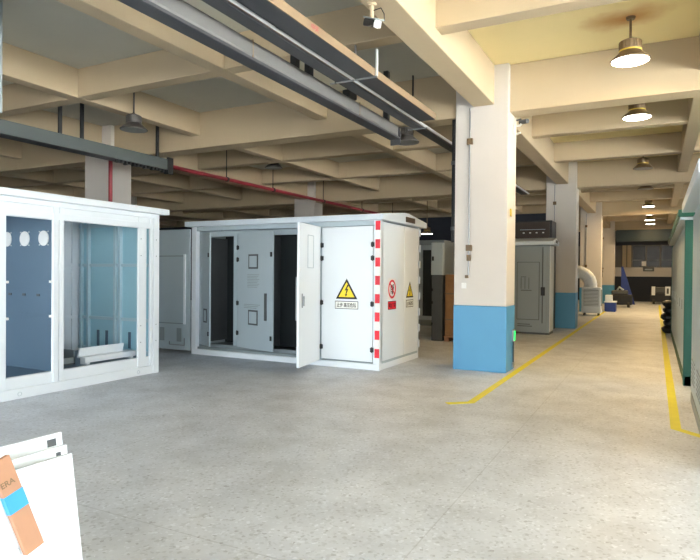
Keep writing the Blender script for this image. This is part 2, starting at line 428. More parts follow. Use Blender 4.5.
# door folded back along the end
d1 = B(KX0-.92, KX0-.02, KY0-.03, KY0+.005, .06, 2.38).build('door', 'lgrey', K, .006)
for a in ((KX0-.86, KX0-.12, .56, .58), (KX0-.86, KX0-.12, 1.86, 1.88)): B(a[0], a[1], KY0-.045, KY0-.03, a[2], a[3]).build('stiffener', 'mgrey', d1)
for a in (KX0-.87, KX0-.16): B(a, a+.05, KY0-.055, KY0-.03, .56, 1.9).build('stiffener', 'white', d1, .004)
B(KX0-.82, KX0-.16, KY0-.034, KY0-.03, .6, 1.84).build('lining_panel', 'lgrey', d1)
for a in (-.78, -.34): B(KX0+a, KX0+a+.12, KY0-.034, KY0-.03, .22, .48).build('vent', 'mgrey', d1)
MB().tube([(KX0-.5, KY0-.06, .22), (KX0-.5, KY0-.06, .16), (KX0-.12, KY0-.06, .16), (KX0-.12, KY0-.06, .3)], .01, 6).build('stay_rod', 'gal', d1)
for z in (2.0, .3): B(KX0-.94, KX0-.9, KY0-.06, KY0-.03, z-.05, z+.05).build('latch', 'signwhite', d1)
# inside: frames, dark bays, inner doors
IY = 8.76
B(-7.83, -5.06, 9.55, 9.6, .14, 2.34).build('inner_back', 'dark', K)
for x0, x1 in ((-7.83, -7.78), (-6.99, -6.9), (-6.3, -6.24)):
    dv = B(x0, x1, IY+.03, 9.55, .2, 2.24).build('divider', 'dgrey', K); B(x0, x1, IY, IY+.03, .2, 2.24).build('edge_strip', 'lgrey', dv)
B(-7.83, -5.06, IY, IY+.05, 2.24, 2.34).build('inner_header', 'lgrey', K)
B(-7.83, -5.06, IY-.02, IY+.05, .14, .2).build('inner_sill', 'mgrey', K)
for x in (-7.3, -7.2, -7.08): B(x, x+.03, 9.2, 9.3, .2, 2.2).build('busbar', 'mgrey', K)
MB().tube([(-5.82, 9.1, .69), (-5.82, 9.1, 1.49)], .018, 8).build('pull_bar', 'gal', K)
B(-6.2, -5.1, 9.14, 9.18, .2, 2.24).build('bay_panel', 'dark', K)
def inner_door(x0, w, ang, plates, name='inner_door'):
    m = rotz_about(x0, IY-.01, R(ang))
    d = MB(m).box(x0, x0+w, IY-.04, IY-.01, .19, 2.29).build(name, 'lgrey', K, .005)
    for z in (2.02, 1.8, 1.0, .45): hinge(x0+.03, IY-.04, z, d, m)
    for z in (1.88, .42): MB(m).box(x0+w-.06, x0+w-.02, IY-.055, IY-.04, z-.04, z+.04).build('latch', 'black', d)
    for (px, pz, pw, ph) in plates:
        q = MB(m).box(x0+px, x0+px+pw, IY-.048, IY-.04, pz, pz+ph).build('label_plate', 'dgrey', d)
        MB(m).box(x0+px+.03, x0+px+pw-.03, IY-.051, IY-.048, pz+.03, pz+ph-.03).build('label_face', 'lgrey', q)
    return d, m
inner_door(-7.8, .58, -28, [(.3, .62, .16, .26)])
db, mb_ = inner_door(-6.87, 1.06, -17, [(.36, 1.63, .28, .26), (.36, .62, .28, .27)])
MB(mb_).box(-6.87+.84, -6.87+.9, IY-.06, IY-.04, .72, 1.2).build('handle', 'dgrey', db, .004)
# printed instructions on the inner door
b = MB(mb_)
for k in range(9):
    z = 1.52-.028*k; b.box(-6.87+.32, -6.87+.32+.36-.03*(k % 3), IY-.0415, IY-.0405, z, z+.008)
for k in range(3):
    z = .98-.03*k; b.box(-6.87+.22, -6.87+.22+.48-.05*k, IY-.0415, IY-.0405, z, z+.01)
b.build('printed_text', 'mgrey', db)['kind'] = 'stuff'

# warning signs
def triangle_sign(mtx, w, par):
    """local x right, y up, z out; origin at the middle of the base"""
    h = w*.84
    s = MB(mtx).prism([(-w/2, 0, 0), (w/2, 0, 0), (0, h, 0)], (0, 0, .003)).build('warning_triangle', 'ink', par)
    i = w*.075
    MB(mtx).prism([(-w/2+i*1.75, i, .003), (w/2-i*1.75, i, .003), (0, h-i*1.9, .003)], (0, 0, .002)).build('yellow_field', 'yellow', s)
    k = w
    k *= 1.18
    pts = [(.035, .50), (-.075, .29), (-.005, .31), (-.045, .15), (-.075, .17), (-.02, .075), (.03, .17), (-.005, .165), (.075, .36), (.005, .345), (.085, .48)]
    MB(mtx).prism([(x*k, y*k, .005) for x, y in pts], (0, 0, .001)).build('lightning_bolt', 'ink', s)
    return s
def text_plate(mtx, w, h, text, field, par):
    s = MB(mtx).box(-w/2, w/2, -h/2, h/2, 0, .003).build('text_plate', 'ink', par)
    e = h*.07
    MB(mtx).box(-w/2+e, w/2-e, -h/2+e, h/2-e, .003, .004).build('plate_field', field, s)
    lettering(text, w*.84, mtx @ Matrix.Translation((0, 0, .0055)), 'ink', s, height=h*.56)
FM = lambda x, z: frame((x, KY0-.013, z), (1, 0, 0), (0, 0, 1))
SM = lambda y, z: frame((KX1+.001, y, z), (0, 1, 0), (0, 0, 1))
triangle_sign(FM(-4.515, 1.14), .40, d3)
text_plate(FM(-4.515, 1.04), .43, .13, '止步 高压危险', 'signwhite', d3)
triangle_sign(SM(9.885, 1.14), .34, K)
text_plate(SM(9.885, 1.035), .34, .13, '止步 高压危险', 'signwhite', K)
mm = SM(9.08, 1.305)
s = MB(mm).box(-.17, .17, -.18, .18, 0, .002).build('prohibition_sign', 'signwhite', K)
AX = ((0, 1, 0), (0, 0, 1), (1, 0, 0))
b = MB().ring((KX1+.004, 9.08, 1.305), AX, .122, .158, .002, 32); b.build('red_ring', 'red', s)
b = MB(mm)
for a, c in (((-.1, .11), (.1, -.09)),):
    d = Vector((c[0]-a[0], c[1]-a[1], 0)).normalized(); q = Vector((-d.y, d.x, 0))*.016
    b.prism([Vector((a[0], a[1], .006))-q, Vector((c[0], c[1], .006))-q, Vector((c[0], c[1], .006))+q, Vector((a[0], a[1], .006))+q], (0, 0, .001))
b.build('red_bar', 'red', s)
b = MB(mm)       # climbing figure beside a frame
b.box(-.06, -.045, -.08, .07, .003, .004); b.box(-.005, .01, -.08, .07, .003, .004)
for z in (-.05, -.01, .03): b.box(-.045, -.005, z, z+.012, .003, .004)
b.disc((.045, .07, .003), (0, 0, 1), .018, .001, 14)
b.prism([(.02, -.02, .003), (.06, -.02, .003), (.07, .045, .003), (.025, .045, .003)], (0, 0, .001))
b.prism([(.025, .045, .003), (.035, .03, .003), (-.02, .06, .003), (-.02, .075, .003)], (0, 0, .001))
b.prism([(.02, -.02, .003), (.045, -.02, .003), (.03, -.09, .003), (.01, -.09, .003)], (0, 0, .001))
b.build('climber_pictogram', 'ink', s)
text_plate(SM(9.09, 1.035), .34, .14, '禁止攀登', 'red', K)

# ------------------------------------------------------------------ open white booth
BX0, BX1, BY0, BY1 = -8.62, -6.84, 3.1, 6.75
T = thing('steel_booth', 'long white steel booth with large front openings and pale blue inner walls', 'booth', ((BX0+BX1)/2, (BY0+BY1)/2, 0))
B(BX0, BX1-.02, BY0, BY1, 0, .13).build('base_frame', 'white', T, .008)
B(BX1-.05, BX1, BY0, BY1, .0, .125).build('skirt', 'white', T, .008)
B(BX1-.08, BX1-.012, BY0, BY1, .13, .27).build('sill', 'white', T, .008)
B(BX0+.03, BX1-.06, BY0+.03, BY1-.03, .13, .24).build('floor_pan', 'slate', T)
B(BX0-.15, -6.72, 2.9, 6.85, 2.44, 2.525).build('roof', 'white', T, .006)
B(BX0, BX1+.01, BY0, BY1, 2.375, 2.44).build('cornice', 'white', T, .005)
B(BX1-.07, BX1-.006, BY0, BY1, 2.21, 2.375).build('header', 'white', T, .006)
B(BX1-.07, BX1+.002, BY0+.0, 6.6, 2.215, 2.30).build('inner_header', 'white', T, .006)
for y0, y1, xo in ((BY0, BY0+.2, 0), (4.16, 4.33, 0), (4.94, 5.02, .006), (5.03, 5.10, 0), (6.34, 6.50, .0), (6.57, 6.62, .004), (6.635, BY1, .008)):
    q = B(BX1-.035, BX1+xo, y0, y1, .13 if y1 < BY1 else .0, 2.38).build('post', 'white', T, .006)
    if y1-y0 > .1:
        for z in (2.05, 1.8, .75, .5):
            MB().disc((BX1+xo, y0+.05, z), (1, 0, 0), .008, .004, 8).build('rivet', 'mgrey', q)
for yy in (4.5, 6.35): MB().ring((BX1+.001, yy, .06), AX, .022, .026, .003, 18).build('lifting_plug', 'lgrey', T)
lz = B(BX1-.06, BX1-.02, BY0+.2, 4.16, .27, 2.21).build('shutter_panel', 'white', T)
for k in range(6): B(BX1-.02, BX1-.008, BY0+.3, 4.13, .62+.1*k, .68+.1*k).build('louvre', 'mgrey', lz)
# inner walls
ew = B(BX0+.04, BX1-.08, BY1-.06, BY1-.02, .2, 2.38).build('end_wall', 'skyblue', T)
for x in (-8.5, -8.33, -7.70, -7.59, -7.13):
    B(x-.025, x+.025, BY1-.11, BY1-.06, .24, 2.36).build('rib', 'ribblue', ew, .004)
for z in (1.66, .80, .3, 2.3): B(BX0+.05, BX1-.1, BY1-.095, BY1-.06, z-.025, z+.025).build('rib', 'ribblue', ew, .004)
for x in (-8.12, -7.92, -7.4): B(x-.03, x+.03, BY1-.066, BY1-.06, .34, .6).build('slot', 'slate', ew)
bw = B(BX0, BX0+.04, BY0, BY1-.02, .13, 2.38).build('back_wall', 'white2', T)
for y in (5.6, 6.1, 6.55): B(BX0+.04, BX0+.075, y-.025, y+.025, .24, 2.36).build('rib', 'white2', bw, .004)
for z in (1.66, .8): B(BX0+.04, BX0+.07, 5.1, BY1-.1, z-.025, z+.025).build('rib', 'white2', bw, .004)
B(BX0+.04, BX0+.2, BY0, BY0+.04, .13, 2.38).build('post', 'white', T, .006)
B(BX0+.2, BX1-.035, BY0, BY0+.04, 2.2, 2.38).build('header', 'white', T, .006)
# partition behind the first opening
pt = B(BX0+.04, BX1-.085, 5.06, 5.10, .2, 2.38).build('partition', 'slate', T)
for x in (-7.97, -7.585, -7.19):
    c = MB().disc((x, 5.06, 1.99), (0, -1, 0), .10, .012, 28).build('bright_hole_disc', 'signwhite', pt)  # white disc stands in for an open hole with lit white behind
    b = MB()
    for sx in (-1, 1):
        for sz in (-1, 1): b.box(x+sx*.088-.007, x+sx*.088+.007, 5.052, 5.06, 1.99+sz*.088-.007, 1.99+sz*.088+.007)
    b.build('bolt', 'signwhite', c)
for z in (1.43, 1.31, .98, .93): B(BX0+.05, BX1-.09, 5.05, 5.06, z-.006, z+.006).build('seam_strip', 'slate', pt)
for x in (-7.9, -7.6, -7.3): B(x-.03, x+.03, 5.052, 5.06, 1.22, 1.25).build('slot', 'dgrey', pt)
for y, z in ((4.345, 1.42), (4.925, 1.42), (4.925, .98), (4.345, .98)): B(BX1-.03, BX1-.005, y-.02, y+.02, z-.015, z+.015).build('stop_tab', 'signwhite', T)
# loose pieces inside the booth
br = thing('steel_bracket', 'white steel channel bracket lying on the floor of the open booth', 'bracket', (-7.2, 6.1, .24))
B(-7.26, -7.1, 5.62, 6.5, .33, .35).build('plate', 'white', br, .004)
MB().prism([(-7.26, 5.62, .35), (-7.22, 5.62, .47), (-7.20, 5.62, .47), (-7.23, 5.62, .35)], (0, .78, 0)).build('flange', 'white', br)
B(-7.1, -7.08, 5.62, 6.52, .27, .35).build('flange', 'white', br, .003)
for y in (5.66, 6.44): B(-7.24, -7.1, y, y+.05, .24, .33).build('foot', 'white', br)
mt_ = thing('metal_tray', 'dark grey folded metal tray on the floor of the open booth', 'tray', (-7.6, 5.55, .24))
B(-8.0, -7.3, 5.25, 5.62, .24, .26).build('base', 'dgrey', mt_)
B(-8.0, -7.98, 5.25, 5.62, .26, .42).build('side', 'mgrey', mt_); B(-7.32, -7.3, 5.25, 5.62, .26, .34).build('side', 'mgrey', mt_)
B(-8.0, -7.3, 5.6, 5.62, .26, .44).build('side', 'mgrey', mt_)

# ------------------------------------------------------------------ overhead services
g = thing('bus_duct', 'grey steel bus duct with dark lower flange hung below the ceiling beams', 'bus duct', (-4.0, 2.2, 3.85))
B(-4.05, -3.91, YB, 9.3, 3.89, 4.08).build('duct_body', 'duct', g, .03)
B(-4.08, -3.89, YB, 9.3, 3.85, 3.885).build('lower_flange', 'darkduct', g, .005)
B(-4.07, -3.89, 9.3, 9.34, 3.76, 4.06).build('end_cap', 'darkduct', g, .004)
for y in (1.3, 3.1, 6.12, 6.45, 8.9): B(-4.03, -3.95, y, y+.09, 4.08, 4.9 if y > 8 or y < 4 else 4.43).build('hanger', 'black', g)
for y in (5.2, 7.8): B(-4.055, -3.905, y, y+.012, 3.886, 4.085).build('joint_band', 'tan', g)
B(-4.02, -3.9, 7.45, 7.7, 4.08, 4.19).build('clamp', 'black', g, .02)
a = thing('cable_tray', 'wide dark cable tray with tan side and red stamp, nearest the cream beam', 'cable tray', (-3.25, 2.4, 4.0))
B(-3.375, -3.13, YB, 8.9, 4.0, 4.012).build('tray_floor', 'darkduct', a)
B(-3.13, -3.115, YB, 8.9, 4.0, 4.095).build('tray_side', 'tan', a); B(-3.385, -3.37, YB, 8.9, 4.0, 4.095).build('tray_side', 'darkduct', a)
lettering('中天', .15, frame((-3.112, 5.18, 4.05), (0, 1, 0), (0, 0, 1)), 'redpipe', a, 'red_stamp', .06)
for y in (1.2, 4.0, 6.62):
    B(-3.39, -3.08, y, y+.025, 3.985, 4.0).build('support_bar', 'gal', a)
    B(-3.105, -3.085, y, y+.035, 4.0, 4.33).build('hanger_rod', 'signwhite', a)
    B(-3.40, -3.385, y, y+.03, 4.0, 4.9).build('hanger_rod', 'gal', a)
for x, r_, mm_, label in ((-3.44, .023, 'silver', 'bright steel conduit running between the tan-sided tray and the narrow tray'), (-3.478, .009, 'tan', 'thin tan conduit running beside the bright steel conduit overhead')):
    tag(MB().tube([(x, YB, 4.026), (x, 18.3, 4.026)], r_, 10).build('conduit_pipe', mm_, smooth=True), label, 'conduit')
t = thing('cable_tray', 'narrow dark cable tray running between the grey bus duct and the conduits', 'cable tray', (-3.57, 2.4, 4.0))
B(-3.65, -3.5, YB, 18.3, 4.0, 4.012).build('tray_floor', 'darkduct', t)
B(-3.66, -3.648, YB, 18.3, 4.0, 4.05).build('tray_side', 'darkduct', t); B(-3.502, -3.49, YB, 18.3, 4.0, 4.05).build('tray_side', 'darkduct', t)
for y in (1.2, 4.0, 6.62, 9.3, 12.4, 15.4):
    B(-3.75, -3.41, y, y+.025, 3.985, 4.0).build('support_bar', 'gal', t); B(-3.68, -3.66, y, y+.03, 3.985, 4.9).build('hanger_rod', 'black', t)
for y in (3.3, 4.9, 7.6): B(-3.414, -3.387, y, y+.1, 4.012, 4.07).build('cable_clip', 'black', t, .01)
# left tray
M['tray2'] = mat('grey_green_tray', (70, 78, 78), .55, var=.1, scale=3)
l = thing('cable_tray', 'deep grey cable tray hung above the open white booth', 'cable tray', (-9.4, 5, 3.77))
B(-9.41, -9.39, -2, 9.6, 3.77, 4.0).build('tray_side', 'tray2', l, .004); B(-9.7, -9.69, -2, 9.6, 3.77, 4.0).build('tray_side', 'tray2', l)
B(-9.69, -9.41, -2, 9.6, 3.77, 3.785).build('tray_floor', 'darkduct', l)
B(-9.42, -9.375, 9.5, 9.66, 3.68, 4.04).build('end_bracket', 'black', l, .004)
for y in (3.6, 6.9, 7.35, 9.2): B(-9.44, -9.4, y, y+.06, 4.0, 4.9).build('hanger', 'black', l)
for k in range(14):
    y = 8.2+.1*k; z = 3.77-.02-.05*random.random()
    B(-9.5, -9.42, y, y+.05, z-.02, 3.77).build('cable_clip', 'black', l)
p = thing('sprinkler_pipe', 'red sprinkler main pipe running along the dim hall past the kiosk roof', 'pipe', (-9.5, 16, 3.88))
MB().tube([(-9.5, 9.66, 3.88), (-9.5, 25.2, 3.88)], .045, 10).build('pipe', 'redpipe', p, smooth=True)
for y in (11.6, 13.6, 16.4, 19.2, 22): 
    MB().tube([(-9.5, y, 3.88), (-9.5, y, 4.9)], .012, 6).build('hanger_rod', 'black', p)
    MB().tube([(-9.5, y, 3.88), (-9.5, y+.06, 3.88)], .06, 10).build('clamp', 'black', p)
p = thing('riser_pipe', 'red fire riser pipe standing in front of the pale column behind the booth', 'pipe', (-10.95, 9.3, 0))
MB().tube([(-10.95, 9.33, 0), (-10.95, 9.33, 4.2)], .045, 10).build('pipe', 'redpipe', p, smooth=True)
for z in (1.5, 2.95): B(-11.02, -10.84, 9.27, 9.395, z, z+.05).build('clamp', 'black', p)
tag(MB().tube([(-7.2, 4.475, 3.5), (-7.2, 4.475, 4.9)], .024, 10).build('drop_pipe', 'mgrey', smooth=True), 'pale grey drop pipe hanging from the ceiling above the booth', 'pipe')

# ------------------------------------------------------------------ pendant lamps
def pendant(x, y, zd, label, lit, group=None, top=ZS, dark=False, watts=34):
    t = thing('pendant_lamp', label, 'lamp', (x, y, zd), group)
    h = 'hood' if dark else 'brown'
    MB().tube([(x, y, zd+.27), (x, y, top)], .016, 8).build('rod', h, t)
    MB().lathe((x, y, top-.03), [(.05, 0), (.06, .03)], 16).build('ceiling_plate', h, t)
    hs = MB().lathe((x, y, zd), [(.125, .13), (.13, .15), (.13, .245), (.10, .26), (.03, .29), (.018, .3)], 20).build('housing', h, t, smooth=True)
    b = MB()
    for k in range(20):
        a_ = 2*math.pi*k/20; b.tube([(x+.132*math.cos(a_), y+.132*math.sin(a_), zd+.15), (x+.132*math.cos(a_), y+.132*math.sin(a_), zd+.24)], .006, 4)
    b.build('cooling_fins', h, hs)
    MB().lathe((x, y, zd), [(.138, .115), (.138, .132)], 20).build('ring', 'brass' if not dark else h, t)
    MB().lathe((x, y, zd), [(.235, -.004), (.24, .008), (.20, .045), (.14, .10), (.125, .125)], 28).build('shade', h, t, smooth=True)
    MB().lathe((x, y, zd), [(.222, -.008), (.222, -.003)], 28).build('diffuser', 'lit' if lit else 'unlit', t)
    if lit:
        l = bpy.data.lights.new('lamp_glow', 'AREA'); l.shape = 'DISK'; l.size = .42; l.energy = watts; l.color = (1, .66, .28)
        o = bpy.data.objects.new('lamp_glow', l); COL.objects.link(o); o.parent = t; o.location = (0, 0, -.02)
    return t
ZD = 4.34
pendant(-.33, 8.45, ZD, 'lit brown pendant lamp hanging from the rust-stained ceiling patch', True)
pendant(-.33, 11.5, ZD, 'lit brown pendant lamp just beyond the beam of the thick cream column', True, watts=70)
pendant(-.33, 17.0, ZD, 'unlit brown pendant lamp over the corridor beside the grey cabinet', False)
pendant(-.33, 21.0, ZD, 'unlit brown pendant lamp over the corridor in front of the white air cooler', False)
pendant(-.30, 26.3, ZD, 'lit pendant lamp over the corridor near the white air cooler', True, watts=95)
for y in (29.7, 32.6, 35.0): pendant(-.30, y, ZD, 'lit pendant lamp near the far dark end of the corridor', True, 'lit lamps at the far end of the corridor', watts=40)
pendant(-.30, 38.6, 4.1, 'low lit lamp beyond the teal lintel at the corridor end', True, watts=15)
pendant(-8.33, 7.6, 4.1, 'dark hooded pendant lamp above the end of the deep grey tray', False, dark=True)
pendant(-3.98, 9.78, 3.9, 'dark hooded lamp hanging just past the end of the grey bus duct', False, dark=True)
for x, y in ((-9.2, 13.2), (-9.6, 20.3), (-7.2, 20.3)):
    pendant(x, y, 4.4, 'dark unlit pendant lamp deep under the dim hall ceiling', False, 'unlit lamps in the dim hall', dark=True)
pendant(-8.2, 22.5, 3.2, 'small lit lamp far back in the dim hall beside the kiosk end', True, watts=10)

# ------------------------------------------------------------------ security cameras
c = thing('security_camera', 'white bullet security camera under the edge of the long cream beam', 'camera', (-2.57, 5.38, 4.27))
MB().lathe((-2.57, 5.38, 4.25), [(.045, 0), (.05, .02)], 16).build('mount_plate', 'cream', c)
MB().tube([(-2.57, 5.38, 4.25), (-2.57, 5.38, 4.12)], .022, 10).build('stem', 'cream', c, smooth=True)
mc = Matrix.Translation((-2.57, 5.38, 4.085)) @ Matrix.Rotation(R(52), 4, 'Z') @ Matrix.Rotation(R(25), 4, 'X')
bd = MB(mc).box(-.045, .045, -.14, .12, -.045, .03).build('body', 'black', c, .015)
MB(mc).box(-.055, .055, -.17, .12, .03, .045).build('sun_hood', 'mgrey', c, .006)
MB(mc).disc((0, -.14, -.006), (0, -1, 0), .04, .012, 20).build('lens_window', 'signwhite', bd)
MB(mc).box(-.04, .04, -.152, -.141, -.04, .026).build('front_face', 'signwhite', bd, .008)
MB().tube([(-2.55, 5.38, 4.2), (-2.46, 5.36, 4.2), (-2.42, 5.35, 4.13), (-2.44, 5.4, 4.08)], .005, 6).build('cable', 'black', c)
c = thing('security_camera', 'small black bullet camera on a white bracket on the thick cream column', 'camera', (-2.09, 9.85, 4.0))
B(-2.09, -2.07, 9.78, 9.9, 3.86, 4.12).build('mount_plate', 'signwhite', c, .004)
MB().tube([(-2.08, 9.84, 4.0), (-2.0, 9.84, 4.0), (-1.97, 9.82, 4.03)], .018, 8).build('arm', 'signwhite', c)
MB().tube([(-2.06, 9.84, 4.09), (-1.98, 9.83, 4.1)], .016, 8).build('spot_light', 'black', c)
MB().tube([(-2.0, 9.86, 4.06), (-1.86, 9.72, 4.03)], .036, 12).build('body', 'black', c, smooth=True)
MB().tube([(-2.07, 9.86, 3.87), (-1.99, 9.83, 3.88)], .016, 8).build('junction', 'signwhite', c)

# ------------------------------------------------------------------ cabinets around
c = thing('switch_cabinet', 'tall grey cabinet with white roof between the two nearest blue-based columns', 'cabinet', (-3.1, 16.6, 0))
B(-3.7, -2.47, 16.1, 16.75, .05, 2.36).build('body', 'mgrey', c, .008)
B(-3.7, -2.47, 16.1, 16.75, 0, .05).build('plinth', 'dgrey', c)
rf = MB().prism([(-3.85, 15.95, 2.36), (-3.85, 15.95, 2.45), (-3.85, 16.42, 2.56), (-3.85, 16.9, 2.45), (-3.85, 16.9, 2.36)][::-1], (1.5, 0, 0)).build('roof', 'roofgrey', c, .006)
B(-2.35, -2.34, 16.3, 16.55, 2.41, 2.49).build('nameplate', 'ink', rf)
B(-2.47, -2.455, 16.12, 16.73, .08, 2.34).build('end_panel', 'white', c, .004)
d = B(-3.66, -2.53, 16.08, 16.1, .1, 2.32).build('door', 'mgrey', c, .004)
b = MB()
for q in ((-3.3, -2.72, 1.9, 1.915), (-3.3, -2.72, .38, .395), (-3.3, -3.29, .38, 1.9), (-2.735, -2.72, .38, 1.9)): b.box(q[0], q[1], 16.07, 16.08, q[2], q[3])
b.build('panel_edge', 'dgrey', d)
MB().tube([(-2.64, 16.06, .3), (-2.64, 16.06, 2.3)], .012, 6).build('lock_rod', 'dgrey', d)
B(-2.68, -2.58, 16.03, 16.08, 1.03, 1.25).build('handle', 'black', d, .006)
for z, x0, x1 in ((.25, -3.28, -2.95), (.2, -3.28, -2.9)): B(x0, x1, 16.07, 16.08, z, z+.02).build('vent_slot', 'dgrey', d)
b = MB()
for x in (-3.2, -3.1, -3.0): b.box(x, x+.015, 16.074, 16.08, 1.2, 1.5)
b.box(-3.2, -2.92, 16.074, 16.08, 1.15, 1.17); b.box(-3.2, -3.06, 16.074, 16.08, 1.51, 1.525)
b.build('printed_mark', 'dgrey', d)
c = thing('control_panel_cabinet', 'dark brown cabinet with small indicator lights showing above the tall grey cabinet', 'cabinet', (-3.2, 17.8, 0))
B(-3.75, -2.62, 17.4, 18.2, 0, 3.12).build('body', 'black', c, .01)
B(-3.72, -2.68, 17.385, 17.4, 2.6, 3.08).build('front_plate', 'plate', c)
for k in range(4): B(-3.42+.18*k, -3.37+.18*k, 17.37, 17.385, 2.76, 2.79).build('indicator', 'signwhite', c)
B(-3.5, -2.8, 17.37, 17.385, 2.86, 2.875).build('label_strip', 'lgrey', c)

c = thing('wrapped_stack', 'brown kraft-wrapped stack on a pallet behind the white kiosk, by the thick column', 'package', (-4.0, 13.6, 0))
for x in (-4.36, -4.0, -3.6): B(x, x+.1, 13.2, 14.1, 0, .1).build('pallet_runner', 'wood', c)
B(-4.37, -3.4, 13.18, 14.12, .1, .13).build('pallet_deck', 'wood', c)
B(-4.36, -3.42, 13.2, 14.1, .13, 1.56).build('package_body', 'kraft', c, .03)
for z in (.5, 1.1): B(-4.365, -3.415, 13.195, 14.105, z, z+.03).build('strap', 'tan', c)
c = thing('meter_cabinet', 'dark grey upright cabinet with a light grey box door on its upper half', 'cabinet', (-4.65, 14.4, 0))
B(-4.68, -4.42, 13.2, 13.6, 0, 1.55).build('body', 'dgrey', c, .006)
q = B(-4.69, -4.41, 13.17, 13.32, 1.55, 2.3).build('box_door', 'lgrey', c, .008)
B(-4.66, -4.62, 13.14, 13.17, 1.88, 1.98).build('lock', 'black', q)
for z in (.9, 1.2, .4): B(-4.68, -4.64, 13.18, 13.2, z-.03, z+.03).build('hinge', 'black', c)
for k, x in enumerate((-6.75, -7.95)):
    c = thing('switch_cabinet', ('pale grey-green cabinet with dark glass door standing behind the kiosk end' if k == 0 else 'pale grey-green cabinet hidden mostly behind the kiosk, beside another cabinet'), 'cabinet', (x+.55, 17.4, 0))
    B(x, x+1.1, 17.0, 18.0, 0, 2.6).build('body', 'mgrey', c, .008)
    d = B(x+.06, x+1.04, 16.97, 17.0, .18, 2.45).build('door', 'lgrey', c, .005)
    B(x+.45, x+.75, 16.96, 16.97, .3, 2.3).build('glass', 'dark', d)
    B(x+.86, x+.9, 16.93, 16.97, 1.2, 1.4).build('handle', 'black', d)

# ------------------------------------------------------------------ kiosks on the right
c = thing('grey_kiosk', 'grey steel kiosk with pale roof standing in front of the green kiosk', 'kiosk', (1.5, 7.0, 0))
B(.40, 2.6, 5.5, 8.45, 0, .12).build('plinth', 'mgrey', c, .005)
B(.42, 2.58, 5.52, 8.43, .12, 2.36).build('body', 'lgrey', c, .008)
for a, b_ in ((5.55, 6.5), (6.52, 7.46), (7.48, 8.4)):
    d = B(.40, .42, a, b_, .15, 2.3).build('door', 'lgrey', c, .005)
    for r_ in range(6):
        for k in range(5): B(.394, .40, a+.18+.12*k, a+.26+.12*k, .3+.05*r_, .32+.05*r_).build('vent_slot', 'mgrey', d)
MB().prism([(.28, 5.3, 2.36), (.28, 5.3, 2.47), (1.5, 5.3, 2.66), (2.72, 5.3, 2.47), (2.72, 5.3, 2.36)], (0, 3.25, 0)).build('roof', 'roofgrey', c, .008)
c = thing('green_kiosk', 'long green kiosk with green roof and pale doors along the yellow line', 'kiosk', (1.4, 13.5, 0))
GY0, GY1 = 9.64, 17.5
B(.37, 2.4, GY0, GY1, 0, .14).build('plinth', 'green', c, .005)
B(.40, 2.37, GY0+.02, GY1-.02, .14, 2.36).build('body', 'green', c, .008)
ny = 8
for k in range(ny):
    a = GY0+.12+(GY1-GY0-.24)*k/ny; b_ = GY0+.12+(GY1-GY0-.24)*(k+1)/ny
    d = B(.37, .40, a+.02, b_-.02, .18, 2.3).build('door', 'lgrey', c, .005)
    B(.36, .37, b_-.14, b_-.11, 1.05, 1.2).build('handle', 'mgrey', d)
for y in (GY0, GY1-.1): B(.36, .46, y, y+.1, .0, 2.4).build('corner_post', 'green', c, .005)
rf = B(.27, 2.5, GY0-.1, GY1+.1, 2.40, 2.5).build('roof', 'green', c, .006)
B(.3, 2.47, GY0-.06, GY1+.06, 2.36, 2.40).build('eave', 'roofgrey', c)
MB().prism([(.29, GY0-.09, 2.5), (1.38, GY0-.09, 2.68), (2.48, GY0-.09, 2.5)], (0, GY1-GY0+.18, 0)).build('ridge', 'green', rf)

# stack of black parts beside the yellow line
def sack(x, y, z, w, d, h, label, grp):
    b = MB(); n = 10
    vs = []
    for i, (s, zz) in enumerate(((.82, 0), (1, .3), (1, .7), (.8, 1))):
        for k in range(n):
            a = 2*math.pi*k/n; cc, ss = math.cos(a), math.sin(a)
            e = .5
            px = math.copysign(abs(cc)**e, cc)*w/2*s*(1+.06*random.uniform(-1, 1)); py = math.copysign(abs(ss)**e, ss)*d/2*s*(1+.06*random.uniform(-1, 1))
            vs.append((x+px, y+py, z+zz*h))
    fs = [(i*n+k, i*n+(k+1) % n, (i+1)*n+(k+1) % n, (i+1)*n+k) for i in range(3) for k in range(n)]
    fs += [tuple(range(n-1, -1, -1)), tuple(3*n+k for k in range(n))]
    return tag(b.add(vs, fs).build('sack', 'black', smooth=True), label, 'sack', grp)
for k, (x, y, w_) in enumerate(((.46, 18.7, 'lowest'), (.50, 18.72, 'second'), (.44, 18.68, 'third'), (.5, 18.7, 'fourth'), (.47, 18.72, 'topmost'))):
    sack(x, y, .178*k, .62, .85, .175, w_+' black sack, counted upward, in the pile behind the green kiosk', 'black sacks piled by the green kiosk')

# ------------------------------------------------------------------ air cooler
c = thing('air_cooler', 'white wheeled air cooler with louvred front and curved duct', 'air cooler', (-2.25, 25.2, 0))
B(-2.6, -1.9, 24.9, 25.6, .1, 1.12).build('body', 'white', c, .03)
for x in (-2.52, -2.0):
    for y in (25.0, 25.48): MB().tube([(x-.02, y, .05), (x+.02, y, .05)], .05, 12).build('wheel', 'black', c)
g_ = B(-2.52, -1.98, 24.885, 24.9, .38, 1.02).build('grille', 'mgrey', c)
for k in range(11): B(-2.51, -1.99, 24.87, 24.89, .40+.055*k, .43+.055*k).build('louvre', 'white', g_)
B(-1.9, -1.888, 24.98, 25.52, .38, 1.02).build('grille', 'mgrey', c)
path = []
b = MB()
for k in range(9):
    a = R(90*k/8); path.append((-2.95+.65*math.cos(a), 25.25, 1.2+.55*math.sin(a)))
b.tube([(-2.3, 25.25, 1.1)]+path, [.24]*10, 16); b.build('curved_duct', 'white', c, smooth=True)
